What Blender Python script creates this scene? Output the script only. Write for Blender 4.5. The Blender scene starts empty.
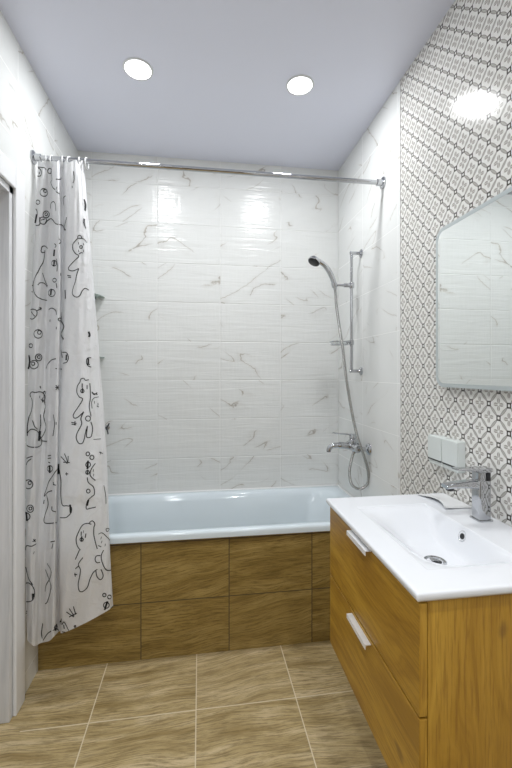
import bpy, bmesh, math, random
from mathutils import Vector, Matrix
from mathutils.bvhtree import BVHTree
random.seed(7)
PI = math.pi
col = bpy.context.scene.collection

# ------------------------------------------------------------------ room measures (metres)
R, L, YB, YP, H = 0.932, -0.748, 2.539, 1.9385, 2.762
YF = -1.15                      # wall behind the camera
PAT = 1.7095                    # where the patterned tiles end
CAM_H, FPX, YAW, HOR = 1.392, 388.6, 0.1432, 371.9

# ------------------------------------------------------------------ node helpers
class N:
    def __init__(s, name):
        s.m = bpy.data.materials.new(name); s.m.use_nodes = True
        s.t = s.m.node_tree; s.t.nodes.clear()
        s.out = s.t.nodes.new('ShaderNodeOutputMaterial')
        s.b = s.t.nodes.new('ShaderNodeBsdfPrincipled')
        s.t.links.new(s.b.outputs[0], s.out.inputs[0])
    def n(s, ty, **k):
        x = s.t.nodes.new(ty)
        for a, v in k.items(): setattr(x, a, v)
        return x
    def put(s, sock, v):
        if hasattr(v, 'is_output') or isinstance(v, bpy.types.NodeSocket): s.t.links.new(v, sock)
        else:
            if hasattr(sock.default_value, '__len__') and not isinstance(v, (int, float)):
                v = tuple(v) + ((1,) if len(sock.default_value) == 4 and len(v) == 3 else ())
            sock.default_value = v
    def M(s, op, a, b=0.0, c=0.0, clamp=False):
        x = s.n('ShaderNodeMath', operation=op, use_clamp=clamp)
        s.put(x.inputs[0], a)
        s.put(x.inputs[1], b)
        s.put(x.inputs[2], c)
        return x.outputs[0]
    def xyz(s, v):
        x = s.n('ShaderNodeSeparateXYZ'); s.put(x.inputs[0], v); return x.outputs
    def vec(s, a, b, c=0.0):
        x = s.n('ShaderNodeCombineXYZ'); s.put(x.inputs[0], a); s.put(x.inputs[1], b); s.put(x.inputs[2], c); return x.outputs[0]
    def obj(s): return s.n('ShaderNodeTexCoord').outputs['Object']
    def noise(s, v, scale, detail=2, rough=.5, dist=0.0, colour=False):
        x = s.n('ShaderNodeTexNoise'); s.put(x.inputs['Vector'], v)
        x.inputs['Scale'].default_value = scale; x.inputs['Detail'].default_value = detail
        x.inputs['Roughness'].default_value = rough; x.inputs['Distortion'].default_value = dist
        return x.outputs['Color' if colour else 'Fac']
    def white(s, v):
        x = s.n('ShaderNodeTexWhiteNoise', noise_dimensions='3D'); s.put(x.inputs['Vector'], v); return x.outputs['Value'], x.outputs['Color']
    def mix(s, f, a, b, blend='MIX'):
        x = s.n('ShaderNodeMix', data_type='RGBA', blend_type=blend)
        s.put(x.inputs[0], f); s.put(x.inputs[6], a); s.put(x.inputs[7], b); return x.outputs[2]
    def step(s, v, a, b, lo=0.0, hi=1.0):
        x = s.n('ShaderNodeMapRange', interpolation_type='SMOOTHSTEP')
        s.put(x.inputs[0], v)
        for i, q in enumerate((a, b, lo, hi)): s.put(x.inputs[i+1], q)
        return x.outputs[0]
    def ramp(s, v, stops):
        x = s.n('ShaderNodeValToRGB'); s.put(x.inputs[0], v)
        e = x.color_ramp.elements
        while len(e) < len(stops): e.new(.5)
        for q, (p, c) in zip(e, stops): q.position = p; q.color = tuple(c) + (1,)
        return x.outputs[0]
    def bump(s, h, strength, dist):
        x = s.n('ShaderNodeBump'); s.put(x.inputs['Height'], h)
        x.inputs['Strength'].default_value = strength; x.inputs['Distance'].default_value = dist
        s.t.links.new(x.outputs[0], s.b.inputs['Normal'])
    def set(s, **k):
        for a, v in k.items(): s.put(s.b.inputs[a.replace('_', ' ')], v)
        return s.m

def plain(name, c, rough=.5, metal=0.0, nscale=40, var=.03, **k):
    q = N(name); f = q.noise(q.obj(), nscale, 3)
    d = tuple(max(0, x*(1-var)) for x in c)
    q.set(Base_Color=q.mix(f, d, c), Roughness=rough, Metallic=metal, **{a.replace(' ', '_'): v for a, v in k.items()})
    return q.m

def marble(name, ax, tw, th, ou, ov, wavy):
    q = N(name); o = q.xyz(q.obj()); U, V = o[ax[0]], o[ax[1]]
    a = q.M('DIVIDE', q.M('SUBTRACT', U, ou), tw); b = q.M('DIVIDE', q.M('SUBTRACT', V, ov), th)
    ia, ib = q.M('FLOOR', a), q.M('FLOOR', b)
    fa, fb = q.M('FRACT', a), q.M('FRACT', b)
    ea = q.M('MULTIPLY', q.M('SUBTRACT', .5, q.M('ABSOLUTE', q.M('SUBTRACT', fa, .5))), tw)
    eb = q.M('MULTIPLY', q.M('SUBTRACT', .5, q.M('ABSOLUTE', q.M('SUBTRACT', fb, .5))), th)
    e = q.M('MINIMUM', ea, eb)
    grout = q.step(e, .0008, .0018, 1, 0)
    w, wc = q.white(q.vec(ia, ib, 3.3))
    wx = q.xyz(wc)
    sg = q.M('SUBTRACT', q.M('MULTIPLY', q.M('GREATER_THAN', wx[0], .55), 2), 1)
    u = q.M('ADD', q.M('MULTIPLY', U, sg), q.M('MULTIPLY', wx[1], 17)); v = q.M('ADD', V, q.M('MULTIPLY', wx[2], 23))
    # rotate so the veins lie along a slope
    c, s_ = math.cos(.50), math.sin(.50)
    r1 = q.M('ADD', q.M('MULTIPLY', u, -c), q.M('MULTIPLY', v, -s_)); r2 = q.M('ADD', q.M('MULTIPLY', u, -s_), q.M('MULTIPLY', v, c))
    p = q.vec(q.M('MULTIPLY', r1, 2.6), q.M('MULTIPLY', r2, 8.5), q.M('MULTIPLY', w, 9))
    n1 = q.M('ADD', q.noise(p, 1.0, 1, .5, .0), q.M('MULTIPLY', q.M('SUBTRACT', q.noise(q.vec(r1, r2, w), 30, 4, .6), .5), .07))
    rid = q.M('ABSOLUTE', q.M('SUBTRACT', n1, .5))
    line = q.step(rid, .0, .012, 1, 0)
    msk = q.step(q.noise(q.vec(r1, q.M('MULTIPLY', r2, 1.6), w), 4.2, 1), .50, .60)
    halo = q.M('MULTIPLY', q.step(rid, 0, .07, .12, 0), msk)
    vein = q.M('MAXIMUM', q.M('MULTIPLY', line, q.M('MULTIPLY', msk, .78)), halo, clamp=True)
    base = q.mix(q.noise(p, 1.0, 3), (.76, .77, .76), (.83, .84, .83))
    vc = q.mix(q.noise(p, 5, 2), (.30, .29, .28), (.46, .38, .28))
    cc = q.mix(vein, base, vc)
    cc = q.mix(q.M('MULTIPLY', grout, .5 if wavy else 1), cc, (.88, .88, .87))
    hgt = q.step(e, .0005, .004)
    if wavy:
        wv = q.noise(q.vec(q.M('MULTIPLY', U, 2.5), q.M('MULTIPLY', V, 34)), 1, 3, .6, .8)
        hgt = q.M('ADD', hgt, q.M('MULTIPLY', wv, 1.7))
        hgt = q.M('ADD', hgt, q.M('MULTIPLY', q.noise(q.vec(q.M('MULTIPLY', U, 55), q.M('MULTIPLY', V, 7)), 1, 2), .42))
    q.set(Base_Color=cc, Roughness=q.M('ADD', .19 if wavy else .13, q.M('MULTIPLY', grout, .4)), Specular_IOR_Level=.5)
    q.bump(hgt, .6 if wavy else .3, .003 if wavy else .001)
    return q.m

def pattern(name):
    q = N(name); o = q.xyz(q.obj())
    P = .0835
    y = q.M('DIVIDE', q.M('SUBTRACT', o[1], 1.104), P); z = q.M('ADD', q.M('DIVIDE', q.M('SUBTRACT', o[2], 1.2888), .0852), 1.5)
    u = q.M('SUBTRACT', q.M('FRACT', q.M('ADD', y, z)), .5); v = q.M('SUBTRACT', q.M('FRACT', q.M('SUBTRACT', y, z)), .5)
    a, b = q.M('ABSOLUTE', u), q.M('ABSOLUTE', v)
    mx, mn = q.M('MAXIMUM', a, b), q.M('MINIMUM', a, b)
    ed = q.M('SUBTRACT', .5, mx)
    wl = q.M('SUBTRACT', .068, q.M('MULTIPLY', q.M('MULTIPLY', mn, mn), .44))
    d = q.M('SUBTRACT', ed, wl)
    lens = q.step(d, -.012, .012, 1, 0)
    arc = q.step(q.M('ABSOLUTE', d), .008, .022, 1, 0)
    mid = q.step(ed, .022, .04, 1, 0)                      # pale slit between the two arcs
    s = q.M('ADD', q.M('SUBTRACT', .5, a), q.M('SUBTRACT', .5, b))
    sq = q.step(s, .20, .225, 1, 0); sqi = q.step(s, .085, .105, 1, 0)
    r = q.M('SQRT', q.M('ADD', q.M('MULTIPLY', u, u), q.M('MULTIPLY', v, v)))
    k = q.M('DIVIDE', q.M('MULTIPLY', q.M('MULTIPLY', a, b), 2), q.M('ADD', q.M('MULTIPLY', r, r), .0001))
    pet = q.M('SUBTRACT', q.M('MULTIPLY', q.M('POWER', k, .8), .34), r)
    petal = q.step(pet, -.01, .012)
    hole = q.step(r, .055, .075); 
    split = q.step(q.M('ABSOLUTE', q.M('SUBTRACT', a, b)), .014, .030, .12, 1)
    petal = q.M('MULTIPLY', q.M('MULTIPLY', petal, hole), split)
    ring = q.M('MULTIPLY', q.step(q.M('ABSOLUTE', q.M('SUBTRACT', q.M('ADD', mx, q.M('MULTIPLY', mn, .45)), .40)), .004, .012, 1, 0), .35)
    base = q.mix(q.noise(q.obj(), 9, 3), (.80, .79, .76), (.86, .85, .83))
    c = q.mix(ring, base, (.5, .48, .44))
    c = q.mix(q.M('MULTIPLY', petal, .88), c, (.30, .27, .24))
    c = q.mix(q.M('MULTIPLY', lens, .80), c, (.36, .345, .31))
    c = q.mix(q.M('MULTIPLY', arc, .75), c, (.16, .14, .12))
    c = q.mix(sq, c, (.055, .045, .038))
    c = q.mix(sqi, c, (.82, .81, .78))
    # tile joints every 0.25 m
    t1 = q.M('ABSOLUTE', q.M('SUBTRACT', q.M('FRACT', q.M('DIVIDE', q.M('SUBTRACT', o[2], .0875), .25)), .5))
    g = q.step(t1, .4955, .4985)
    c = q.mix(q.M('MULTIPLY', g, .35), c, (.85, .84, .82))
    q.set(Base_Color=c, Roughness=.13, Specular_IOR_Level=.5)
    q.bump(q.noise(q.vec(0, q.M('MULTIPLY', o[1], 22), q.M('MULTIPLY', o[2], 16)), 1, 2), .12, .0015)
    return q.m

def woodtile(name, ax, tw, th, ou, ov, c1, c2, c3, grc, rough, stagger=0.0):
    q = N(name); o = q.xyz(q.obj()); U, V = o[ax[0]], o[ax[1]]
    a = q.M('DIVIDE', q.M('SUBTRACT', U, ou), tw); b = q.M('DIVIDE', q.M('SUBTRACT', V, ov), th)
    ia, ib = q.M('FLOOR', a), q.M('FLOOR', b)
    fa, fb = q.M('FRACT', a), q.M('FRACT', b)
    ea = q.M('MULTIPLY', q.M('SUBTRACT', .5, q.M('ABSOLUTE', q.M('SUBTRACT', fa, .5))), tw)
    eb = q.M('MULTIPLY', q.M('SUBTRACT', .5, q.M('ABSOLUTE', q.M('SUBTRACT', fb, .5))), th)
    e = q.M('MINIMUM', ea, eb)
    grout = q.M('MULTIPLY', q.step(e, .0014, .0029, 1, 0), q.M('GREATER_THAN', U, -.69))
    w, wc = q.white(q.vec(q.M('MAXIMUM', ia, -1) if ax[1] == 2 else ia, ib, 1.7)); wx = q.xyz(wc)
    u = q.M('ADD', U, q.M('MULTIPLY', wx[0], 31)); v = q.M('ADD', V, q.M('MULTIPLY', wx[1], 17))
    big = q.noise(q.vec(u, q.M('MULTIPLY', v, 1.6)), 2.6, 1)                     # the slow bend of the grain
    vv = q.M('ADD', q.M('SUBTRACT', v, q.M('MULTIPLY', u, q.M('MULTIPLY', q.M('SUBTRACT', wx[2], .25), .28))), q.M('MULTIPLY', q.M('SUBTRACT', big, .5), .09))
    g1 = q.noise(q.vec(q.M('MULTIPLY', u, 2.4), q.M('MULTIPLY', vv, 19)), 1, 7, .68, .0)
    g2 = q.noise(q.vec(q.M('MULTIPLY', u, 9), q.M('MULTIPLY', vv, 150)), 1, 5, .8)
    c = q.ramp(g1, [(.32, c1), (.5, c2), (.66, c3)])
    c = q.mix(q.M('MULTIPLY', q.step(g2, .38, .56, 1, 0), .72), c, tuple(x*.55 for x in c1))
    vein = q.step(q.M('ABSOLUTE', q.M('SUBTRACT', g1, .42)), .0, .012, .10, 0)
    c = q.mix(vein, c, tuple(x*.6 for x in c1))
    c = q.mix(q.M('MULTIPLY', q.M('SUBTRACT', wx[2], .5), .25, clamp=True), c, c3)
    c = q.mix(grout, c, grc)
    q.set(Base_Color=c, Roughness=rough)
    q.bump(q.M('ADD', q.step(e, .0005, .003), q.M('MULTIPLY', g2, .25)), .3, .001)
    return q.m

def oak(name, grain):
    q = N(name); o = q.xyz(q.obj())
    if grain == 'y': u, v, w = o[1], o[2], o[0]
    else: u, v, w = o[2], o[0], o[1]
    big = q.noise(q.vec(q.M('MULTIPLY', u, 1.2), q.M('MULTIPLY', v, 4), w), 1.3, 2)
    vv = q.M('ADD', v, q.M('MULTIPLY', big, .30))
    g1 = q.noise(q.vec(q.M('MULTIPLY', u, 1.6), q.M('MULTIPLY', vv, 16), w), 1, 5, .62, .4)
    g2 = q.noise(q.vec(q.M('MULTIPLY', u, 9), q.M('MULTIPLY', v, 190), w), 1, 3, .7)
    c = q.ramp(g1, [(.30, (.27, .128, .010)), (.48, (.43, .232, .023)), (.68, (.56, .325, .042))])
    c = q.mix(q.M('MULTIPLY', q.step(g2, .33, .55, 1, 0), .58), c, (.24, .11, .012))
    kn = q.n('ShaderNodeTexVoronoi'); q.put(kn.inputs['Vector'], q.vec(q.M('MULTIPLY', u, 3.2), q.M('MULTIPLY', vv, 7), w)); kn.inputs['Scale'].default_value = 1
    c = q.mix(q.step(kn.outputs['Distance'], .03, .10, .55, 0), c, (.13, .055, .015))
    q.set(Base_Color=c, Roughness=.42)
    q.bump(g2, .12, .0006)
    return q.m

def whitewood(name):
    q = N(name); o = q.xyz(q.obj())
    g = q.noise(q.vec(q.M('MULTIPLY', o[0], 40), q.M('MULTIPLY', o[1], 40), q.M('MULTIPLY', o[2], 2.2)), 1, 4, .6, .5)
    q.set(Base_Color=q.ramp(g, [(.3, (.62, .63, .65)), (.55, (.74, .745, .765)), (.75, (.80, .80, .82))]), Roughness=.4)
    return q.m

def glass(name, c, rough=.02, alpha_mix=.35):
    q = N(name)
    q.set(Base_Color=c, Roughness=rough, Transmission_Weight=1.0, IOR=1.45, Alpha=1.0); return q.m

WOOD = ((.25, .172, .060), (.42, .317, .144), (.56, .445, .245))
MAT = dict(
    back=marble('white_marble_wave_tile', (0, 2), .40, .25, R-4.0, .0875, True),
    side=marble('white_marble_tile', (1, 2), .40, .25, YB-8.0, .0875, False),
    pat=pattern('patterned_cement_tile'),
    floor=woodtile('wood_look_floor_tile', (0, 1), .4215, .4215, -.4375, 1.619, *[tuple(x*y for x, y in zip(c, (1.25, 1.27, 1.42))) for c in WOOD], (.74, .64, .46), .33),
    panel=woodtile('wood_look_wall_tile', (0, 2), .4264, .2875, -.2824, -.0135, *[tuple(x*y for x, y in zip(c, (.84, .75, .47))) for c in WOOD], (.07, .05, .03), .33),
    ceil=plain('lavender_grey_ceiling', (.80, .82, .94), .35, nscale=2),
    casing=plain('white_door_casing', (.88, .885, .90), .35),
    door=whitewood('white_woodgrain_door'),
    enamel=plain('white_enamel', (.74, .82, .87), .08, nscale=3, var=.01),
    ceramic=plain('white_ceramic', (.80, .815, .85), .06, nscale=3, var=.01),
    chrome=plain('chrome', (.52, .53, .55), .06, 1.0),
    dark=plain('dark_plastic', (.012, .012, .014), .35),
    steel=plain('brushed_aluminium', (.93, .93, .94), .4, .2, nscale=120),
    oak_y=oak('golden_oak_grain_along', 'y'), oak_z=oak('golden_oak_grain_upright', 'z'),
    carc=plain('dark_oak_back', (.22, .10, .03), .5),  # plain dark brown of the cabinet's back panel
    white=plain('white_plastic', (.78, .79, .80), .3),
    greypl=plain('grey_glossy_flap', (.68, .72, .705), .12),
    paper=plain('white_glossy_paper', (.86, .87, .88), .25, nscale=15),
    ink=plain('black_print', (.010, .010, .012), .6),
    mirror=plain('mirror_silver', (.90, .93, .92), .0, 1.0, var=0),
    frost=plain('frosted_mirror_edge', (.56, .61, .62), .28, .55),
    mback=plain('mirror_backing', (.30, .34, .35), .4),
    brown=plain('dark_brown_added_door', (.09, .055, .035), .4),
    sealant=plain('white_sealant', (.82, .83, .83), .3),
)
q = N('clear_green_glass'); q.set(Base_Color=(.42, .52, .47), Roughness=.08, Transmission_Weight=.45, IOR=1.4); MAT['glass'] = q.m
q = N('clear_plastic'); q.set(Base_Color=(.9, .93, .93), Roughness=.05, Transmission_Weight=.9, IOR=1.3, Alpha=.6); MAT['clear'] = q.m
# braided shower hose
q = N('braided_chrome_hose'); q.set(Base_Color=(.40, .40, .39), Metallic=1.0, Roughness=.25)
q.bump(q.M('SINE', q.M('MULTIPLY', q.xyz(q.obj())[2], 1400)), .5, .001); MAT['hose'] = q.m
# curtain cloth
q = N('white_curtain_cloth'); q.set(Base_Color=q.mix(q.noise(q.obj(), 30, 3), (.88, .88, .895), (.92, .92, .935)), Roughness=.38)
tr = q.n('ShaderNodeBsdfTranslucent'); tr.inputs[0].default_value = (.8, .8, .82, 1)
ms = q.n('ShaderNodeMixShader'); ms.inputs[0].default_value = .30
q.t.links.new(q.b.outputs[0], ms.inputs[1]); q.t.links.new(tr.outputs[0], ms.inputs[2]); q.t.links.new(ms.outputs[0], q.out.inputs[0])
q.bump(q.noise(q.obj(), 14, 4, .6, 1.4), .5, .016); MAT['cloth'] = q.m
# lamp diffuser
q = N('lamp_diffuser'); q.set(Base_Color=(1, 1, 1), Emission_Color=(1, 1, 1), Emission_Strength=9.0); MAT['lamp'] = q.m

# ------------------------------------------------------------------ mesh helpers
def link(name, bm, mat, parent=None, smooth=True, bevel=0, segs=2, origin=None, angle=40):
    bmesh.ops.recalc_face_normals(bm, faces=bm.faces)
    me = bpy.data.meshes.new(name); bm.to_mesh(me); bm.free()
    mats = mat if isinstance(mat, (list, tuple)) else [mat]
    for m in mats: me.materials.append(m)
    if smooth:
        for p in me.polygons: p.use_smooth = True
        if hasattr(me, 'set_sharp_from_angle'): me.set_sharp_from_angle(angle=math.radians(angle))
    o = bpy.data.objects.new(name, me); col.objects.link(o)
    if bevel:
        b = o.modifiers.new('bevel', 'BEVEL'); b.width = bevel; b.segments = segs; b.limit_method = 'ANGLE'; b.angle_limit = math.radians(40)
        b.harden_normals = False
    if parent is not None:
        o.parent = parent; o.matrix_parent_inverse = Matrix.Translation(-parent.location)
    return o

def tag(o, label=None, cat=None, group=None, kind=None):
    if label: o['label'] = label
    if cat: o['category'] = cat
    if group: o['group'] = group
    if kind: o['kind'] = kind
    return o

def thing(name, loc, label, cat, group=None):
    o = bpy.data.objects.new(name, None); col.objects.link(o); o.location = loc
    o.empty_display_size = .05
    return tag(o, label, cat, group)

def box(bm, x0, x1, y0, y1, z0, z1):
    v = [bm.verts.new(p) for p in ((x0,y0,z0),(x1,y0,z0),(x1,y1,z0),(x0,y1,z0),(x0,y0,z1),(x1,y0,z1),(x1,y1,z1),(x0,y1,z1))]
    for f in ((0,3,2,1),(4,5,6,7),(0,1,5,4),(1,2,6,5),(2,3,7,6),(3,0,4,7)): bm.faces.new([v[i] for i in f])
    return bm
def B(*a): return box(bmesh.new(), *a)

def frame_of(d):
    d = d.normalized(); up = Vector((0,0,1)) if abs(d.z) < .95 else Vector((1,0,0))
    a = d.cross(up).normalized(); return a, a.cross(d).normalized()

def sweep(bm, pts, radii, n=14, cap=True, flat=1.0):
    pts = [Vector(p) for p in pts]
    if isinstance(radii, (int, float)): radii = [radii]*len(pts)
    rings = []; a = None
    for i, p in enumerate(pts):
        d = (pts[min(i+1, len(pts)-1)] - pts[max(i-1, 0)])
        if a is None: a, b = frame_of(d)
        else:
            d.normalize(); a = (a - d*a.dot(d)).normalized(); b = a.cross(d).normalized()
        rings.append([bm.verts.new(p + (a*math.cos(2*PI*k/n) + b*flat*math.sin(2*PI*k/n))*radii[i]) for k in range(n)])
    for r, s in zip(rings, rings[1:]):
        for k in range(n): bm.faces.new((r[k], r[(k+1)%n], s[(k+1)%n], s[k]))
    if cap: bm.faces.new(rings[0]); bm.faces.new(rings[-1][::-1])
    return bm

def smoothpath(ctrl, per=8, closed=False):
    c = [Vector(p) for p in ctrl]; out = []; n = len(c)
    rng = range(n if closed else n-1)
    for i in rng:
        g = (lambda j: c[j % n]) if closed else (lambda j: c[max(0, min(n-1, j))])
        p0, p1, p2, p3 = g(i-1), g(i), g(i+1), g(i+2)
        for k in range(per):
            t = k/per
            out.append(.5*((2*p1) + (p2-p0)*t + (2*p0-5*p1+4*p2-p3)*t*t + (3*p1-p0-3*p2+p3)*t**3))
    out.append(c[0] if closed else c[-1])
    return out

def lathe(bm, origin, axis, prof, n=28):
    """prof: (distance along axis, radius) from start to end"""
    o = Vector(origin); d = Vector(axis).normalized(); a, b = frame_of(d)
    rings = []
    for t, r in prof:
        if r < 1e-6: rings.append([bm.verts.new(o + d*t)])
        else: rings.append([bm.verts.new(o + d*t + (a*math.cos(2*PI*k/n)+b*math.sin(2*PI*k/n))*r) for k in range(n)])
    for r, s in zip(rings, rings[1:]):
        for k in range(n):
            x = [r[k % len(r)], r[(k+1) % len(r)], s[(k+1) % len(s)], s[k % len(s)]]
            u = []
            for v in x:
                if v not in u: u.append(v)
            if len(u) > 2: bm.faces.new(u)
    if len(rings[0]) > 1: bm.faces.new(rings[0][::-1])
    if len(rings[-1]) > 1: bm.faces.new(rings[-1])
    return bm

def rrect(w, h, r, n=6):
    pts = []
    for cx, cy, a0 in ((w/2-r, h/2-r, 0), (-w/2+r, h/2-r, 90), (-w/2+r, -h/2+r, 180), (w/2-r, -h/2+r, 270)):
        for k in range(n+1):
            a = math.radians(a0 + 90*k/n); pts.append((cx+r*math.cos(a), cy+r*math.sin(a)))
    return pts
def loft(bm, loops, cap0=True, cap1=True):
    rs = [[bm.verts.new(p) for p in l] for l in loops]; n = len(rs[0])
    for r, s in zip(rs, rs[1:]):
        for k in range(n): bm.faces.new((r[k], r[(k+1)%n], s[(k+1)%n], s[k]))
    if cap0: bm.faces.new(rs[0][::-1])
    if cap1: bm.faces.new(rs[-1])
    return bm

# ------------------------------------------------------------------ the room
T = .10
def struct(name, bm, m, **k): return tag(link(name, bm, m, smooth=False, **k), kind='structure')
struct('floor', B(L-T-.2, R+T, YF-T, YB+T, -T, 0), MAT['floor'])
struct('ceiling', B(L-T-.2, R+T, YF-T, YB+T, H, H+T), MAT['ceil'])
struct('wall_back', B(L-T, R+T, YB, YB+T, 0, H), MAT['back'])
bm = B(R, R+T, PAT, YB, 0, H); box(bm, R, R+T, YF, PAT, 0, H)
for f in bm.faces:
    if f.calc_center_median().y < PAT - .01: f.material_index = 1
struct('wall_right', bm, [MAT['side'], MAT['pat']])
DY0, DY1, DZ = .80, 1.695, 2.135
bm = B(L-T, L, DY1, YB, 0, H); box(bm, L-T, L, YF, DY0, 0, H); box(bm, L-T, L, DY0, DY1, DZ, H)
struct('wall_left', bm, MAT['side'])
struct('wall_front', B(L-T, R+T, YF-T, YF, 0, H), MAT['side'])
struct('trim_1', B(PAT and R-.003, R, PAT-.0012, PAT+.0012, 0, H), MAT['sealant'])          # white joint between the two tile kinds
# door in the left wall: lining, casing and the closed leaf
d = bpy.data.objects.new('door_1', None); col.objects.link(d); d.location = (L, 1.24, 0); tag(d, kind='structure')
bm = B(L-T-.05, L-.0005, DY1-.03, DY1, 0, DZ); box(bm, L-T-.05, L-.0005, DY0, DY0+.03, 0, DZ); box(bm, L-T-.05, L-.0005, DY0, DY1, DZ-.03, DZ)
link('door_lining', bm, MAT['door'], d, smooth=False, bevel=.002)
bm = B(L+.0005, L+.014, DY1-.004, DY1+.078, 0, DZ+.085); box(bm, L+.0005, L+.014, DY0-.085, DY0+.004, 0, DZ+.085); box(bm, L+.0005, L+.014, DY0+.0041, DY1-.0041, DZ-.004, DZ+.085)
link('door_casing', bm, MAT['casing'], d, smooth=False, bevel=.004)
link('door_leaf', B(L-T-.045, L-T-.005, DY0+.03, DY1-.03, .006, DZ-.03), MAT['door'], d, smooth=False, bevel=.003)
bm = bmesh.new(); lathe(bm, (L-T-.005, .90, 1.0), (1,0,0), [(0,.025),(.008,.025),(.009,.01),(.045,.01)])
sweep(bm, [(L-T+.04,.90,1.0),(L-T+.045,.94,1.0),(L-T+.045,1.02,1.0)], .009)
link('door_handle', bm, MAT['steel'], d)

d = bpy.data.objects.new('door_added', None); col.objects.link(d); d.location = (.05, YF, 0); tag(d, kind='structure')  # unseen door, added so the chrome has something dark to reflect
link('door_leaf', B(-.36, .46, YF+.006, YF+.030, .006, 2.06), MAT['brown'], d, smooth=False, bevel=.003)
bm = B(-.45, -.365, YF+.0005, YF+.036, 0, 2.15); box(bm, .465, .55, YF+.0005, YF+.036, 0, 2.15); box(bm, -.3649, .4649, YF+.0005, YF+.036, 2.065, 2.15)
link('door_casing', bm, MAT['brown'], d, smooth=False, bevel=.003)
# ------------------------------------------------------------------ tiled bath front and tub
tub = thing('bathtub', ((L+R)/2, (YP+YB)/2, .0), 'white enamel bathtub built in between the walls behind the brown tiled panel', 'bathtub')
TX0, TX1, TY0, TY1, TZ = L+.004, R-.004, 1.892, YB-.004, .622
def superloop(x0, x1, y0, y1, z, r, n=10):
    cx, cy = (x0+x1)/2, (y0+y1)/2
    return [(cx+a, cy+b, z) for a, b in rrect(x1-x0, y1-y0, r, n)]
loops = [superloop(TX0+.006, TX1-.006, TY0+.006, TY1-.002, TZ-.034, .012),
         superloop(TX0, TX1, TY0, TY1, TZ-.034, .012), superloop(TX0, TX1, TY0, TY1, TZ-.012, .012),
         superloop(TX0+.002, TX1-.002, TY0+.003, TY1-.003, TZ-.004, .014),
         superloop(TX0+.008, TX1-.008, TY0+.010, TY1-.008, TZ, .02),
         superloop(TX0+.05, TX1-.058, TY0+.040, TY1-.048, TZ-.002, .13),
         superloop(TX0+.062, TX1-.072, TY0+.050, TY1-.060, TZ-.010, .14),
         superloop(TX0+.072, TX1-.085, TY0+.060, TY1-.072, TZ-.035, .15),
         superloop(TX0+.095, TX1-.13, TY0+.085, TY1-.10, TZ-.15, .15),
         superloop(TX0+.14, TX1-.20, TY0+.11, TY1-.125, TZ-.30, .14),
         superloop(TX0+.20, TX1-.26, TY0+.14, TY1-.16, TZ-.385, .11),
         superloop(TX0+.28, TX1-.34, TY0+.19, TY1-.21, TZ-.40, .08)]
link('basin', loft(bmesh.new(), loops, cap0=False), MAT['enamel'], tub, angle=60)
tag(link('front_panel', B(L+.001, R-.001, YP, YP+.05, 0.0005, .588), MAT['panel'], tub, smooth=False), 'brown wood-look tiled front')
bm = bmesh.new(); lathe(bm, (.60, 2.21, TZ-.4005), (0,0,1), [(0,.035),(.004,.035),(.006,.02),(.006,0)])
link('drain', bm, MAT['chrome'], tub)
bm = bmesh.new(); sweep(bm, [(L+.004, YB-.0072, TZ), (R-.008, YB-.0072, TZ), (R-.0072, YB-.008, TZ), (R-.0072, TY0+.03, TZ)], .0065)
link('sealant', bm, MAT['sealant'], tub)

# ------------------------------------------------------------------ curtain rod
rod = thing('curtain_rod', (L, 1.882, 2.362), 'long chrome shower curtain rod spanning wall to wall above the bathtub', 'curtain rod')
link('rod', sweep(bmesh.new(), [(L+.004,1.882,2.362),(R-.004,1.882,2.362)], .0115, 20), MAT['chrome'], rod)
for x, s in ((L,1),(R,-1)):
    bm = bmesh.new(); lathe(bm, (x, 1.882, 2.362), (s,0,0), [(.0005,.030),(.006,.030),(.010,.024),(.012,.017),(.034,.017),(.036,.014)])
    link('flange', bm, MAT['chrome'], rod)

# ------------------------------------------------------------------ camera maths (only to read sizes off the photo when shaping the cloth)
cy_, sy_ = math.cos(YAW), math.sin(YAW)
def ray(u, v):
    a = (u-256)/FPX; b = -(v-HOR)/FPX
    return Vector((a*cy_+sy_, -a*sy_+cy_, b))
def onY(y, u, v):
    d_ = ray(u, v); t_ = y/d_.y; return Vector((d_.x*t_, y, CAM_H+d_.z*t_))

# ------------------------------------------------------------------ shower curtain
ROWS = [160, 250, 350, 450, 550, 640]
BASE = [1.880, 1.865, 1.835, 1.812, 1.805, 1.80]
COLS = [  # x across the picture at each row, fold depth, bottom line
 ([38,33.5,29,26,24.5,27], .000, 640), ([44,40,37,34,33,34], -.020, 646), ([50,49,45,43,40,41], .022, 643),
 ([53.5,53,50,48,48,49], -.010, 641), ([58,59.5,58.5,57,54.5,53.5], -.048, 637), ([62,62.5,60.5,58.5,58,60], .030, 631),
 ([66,66,63.5,60.5,61,63], -.022, 633), ([74,77,78,79,82,86], -.048, 623), ([80,87,90,97,105,107.5], -.028, 611), ([84.5,91,99,106.5,110,114.5], .006, 606)]
def cr(vals, t):
    n = len(vals)-1; i = min(int(t), n-1); f = t-i
    g = lambda j: vals[max(0, min(n, j))]
    p0, p1, p2, p3 = g(i-1), g(i), g(i+1), g(i+2)
    return .5*((2*p1)+(p2-p0)*f+(2*p0-5*p1+4*p2-p3)*f*f+(3*p1-p0-3*p2+p3)*f**3)
NS, NT = 126, 110
bm = bmesh.new(); grid = []
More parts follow.
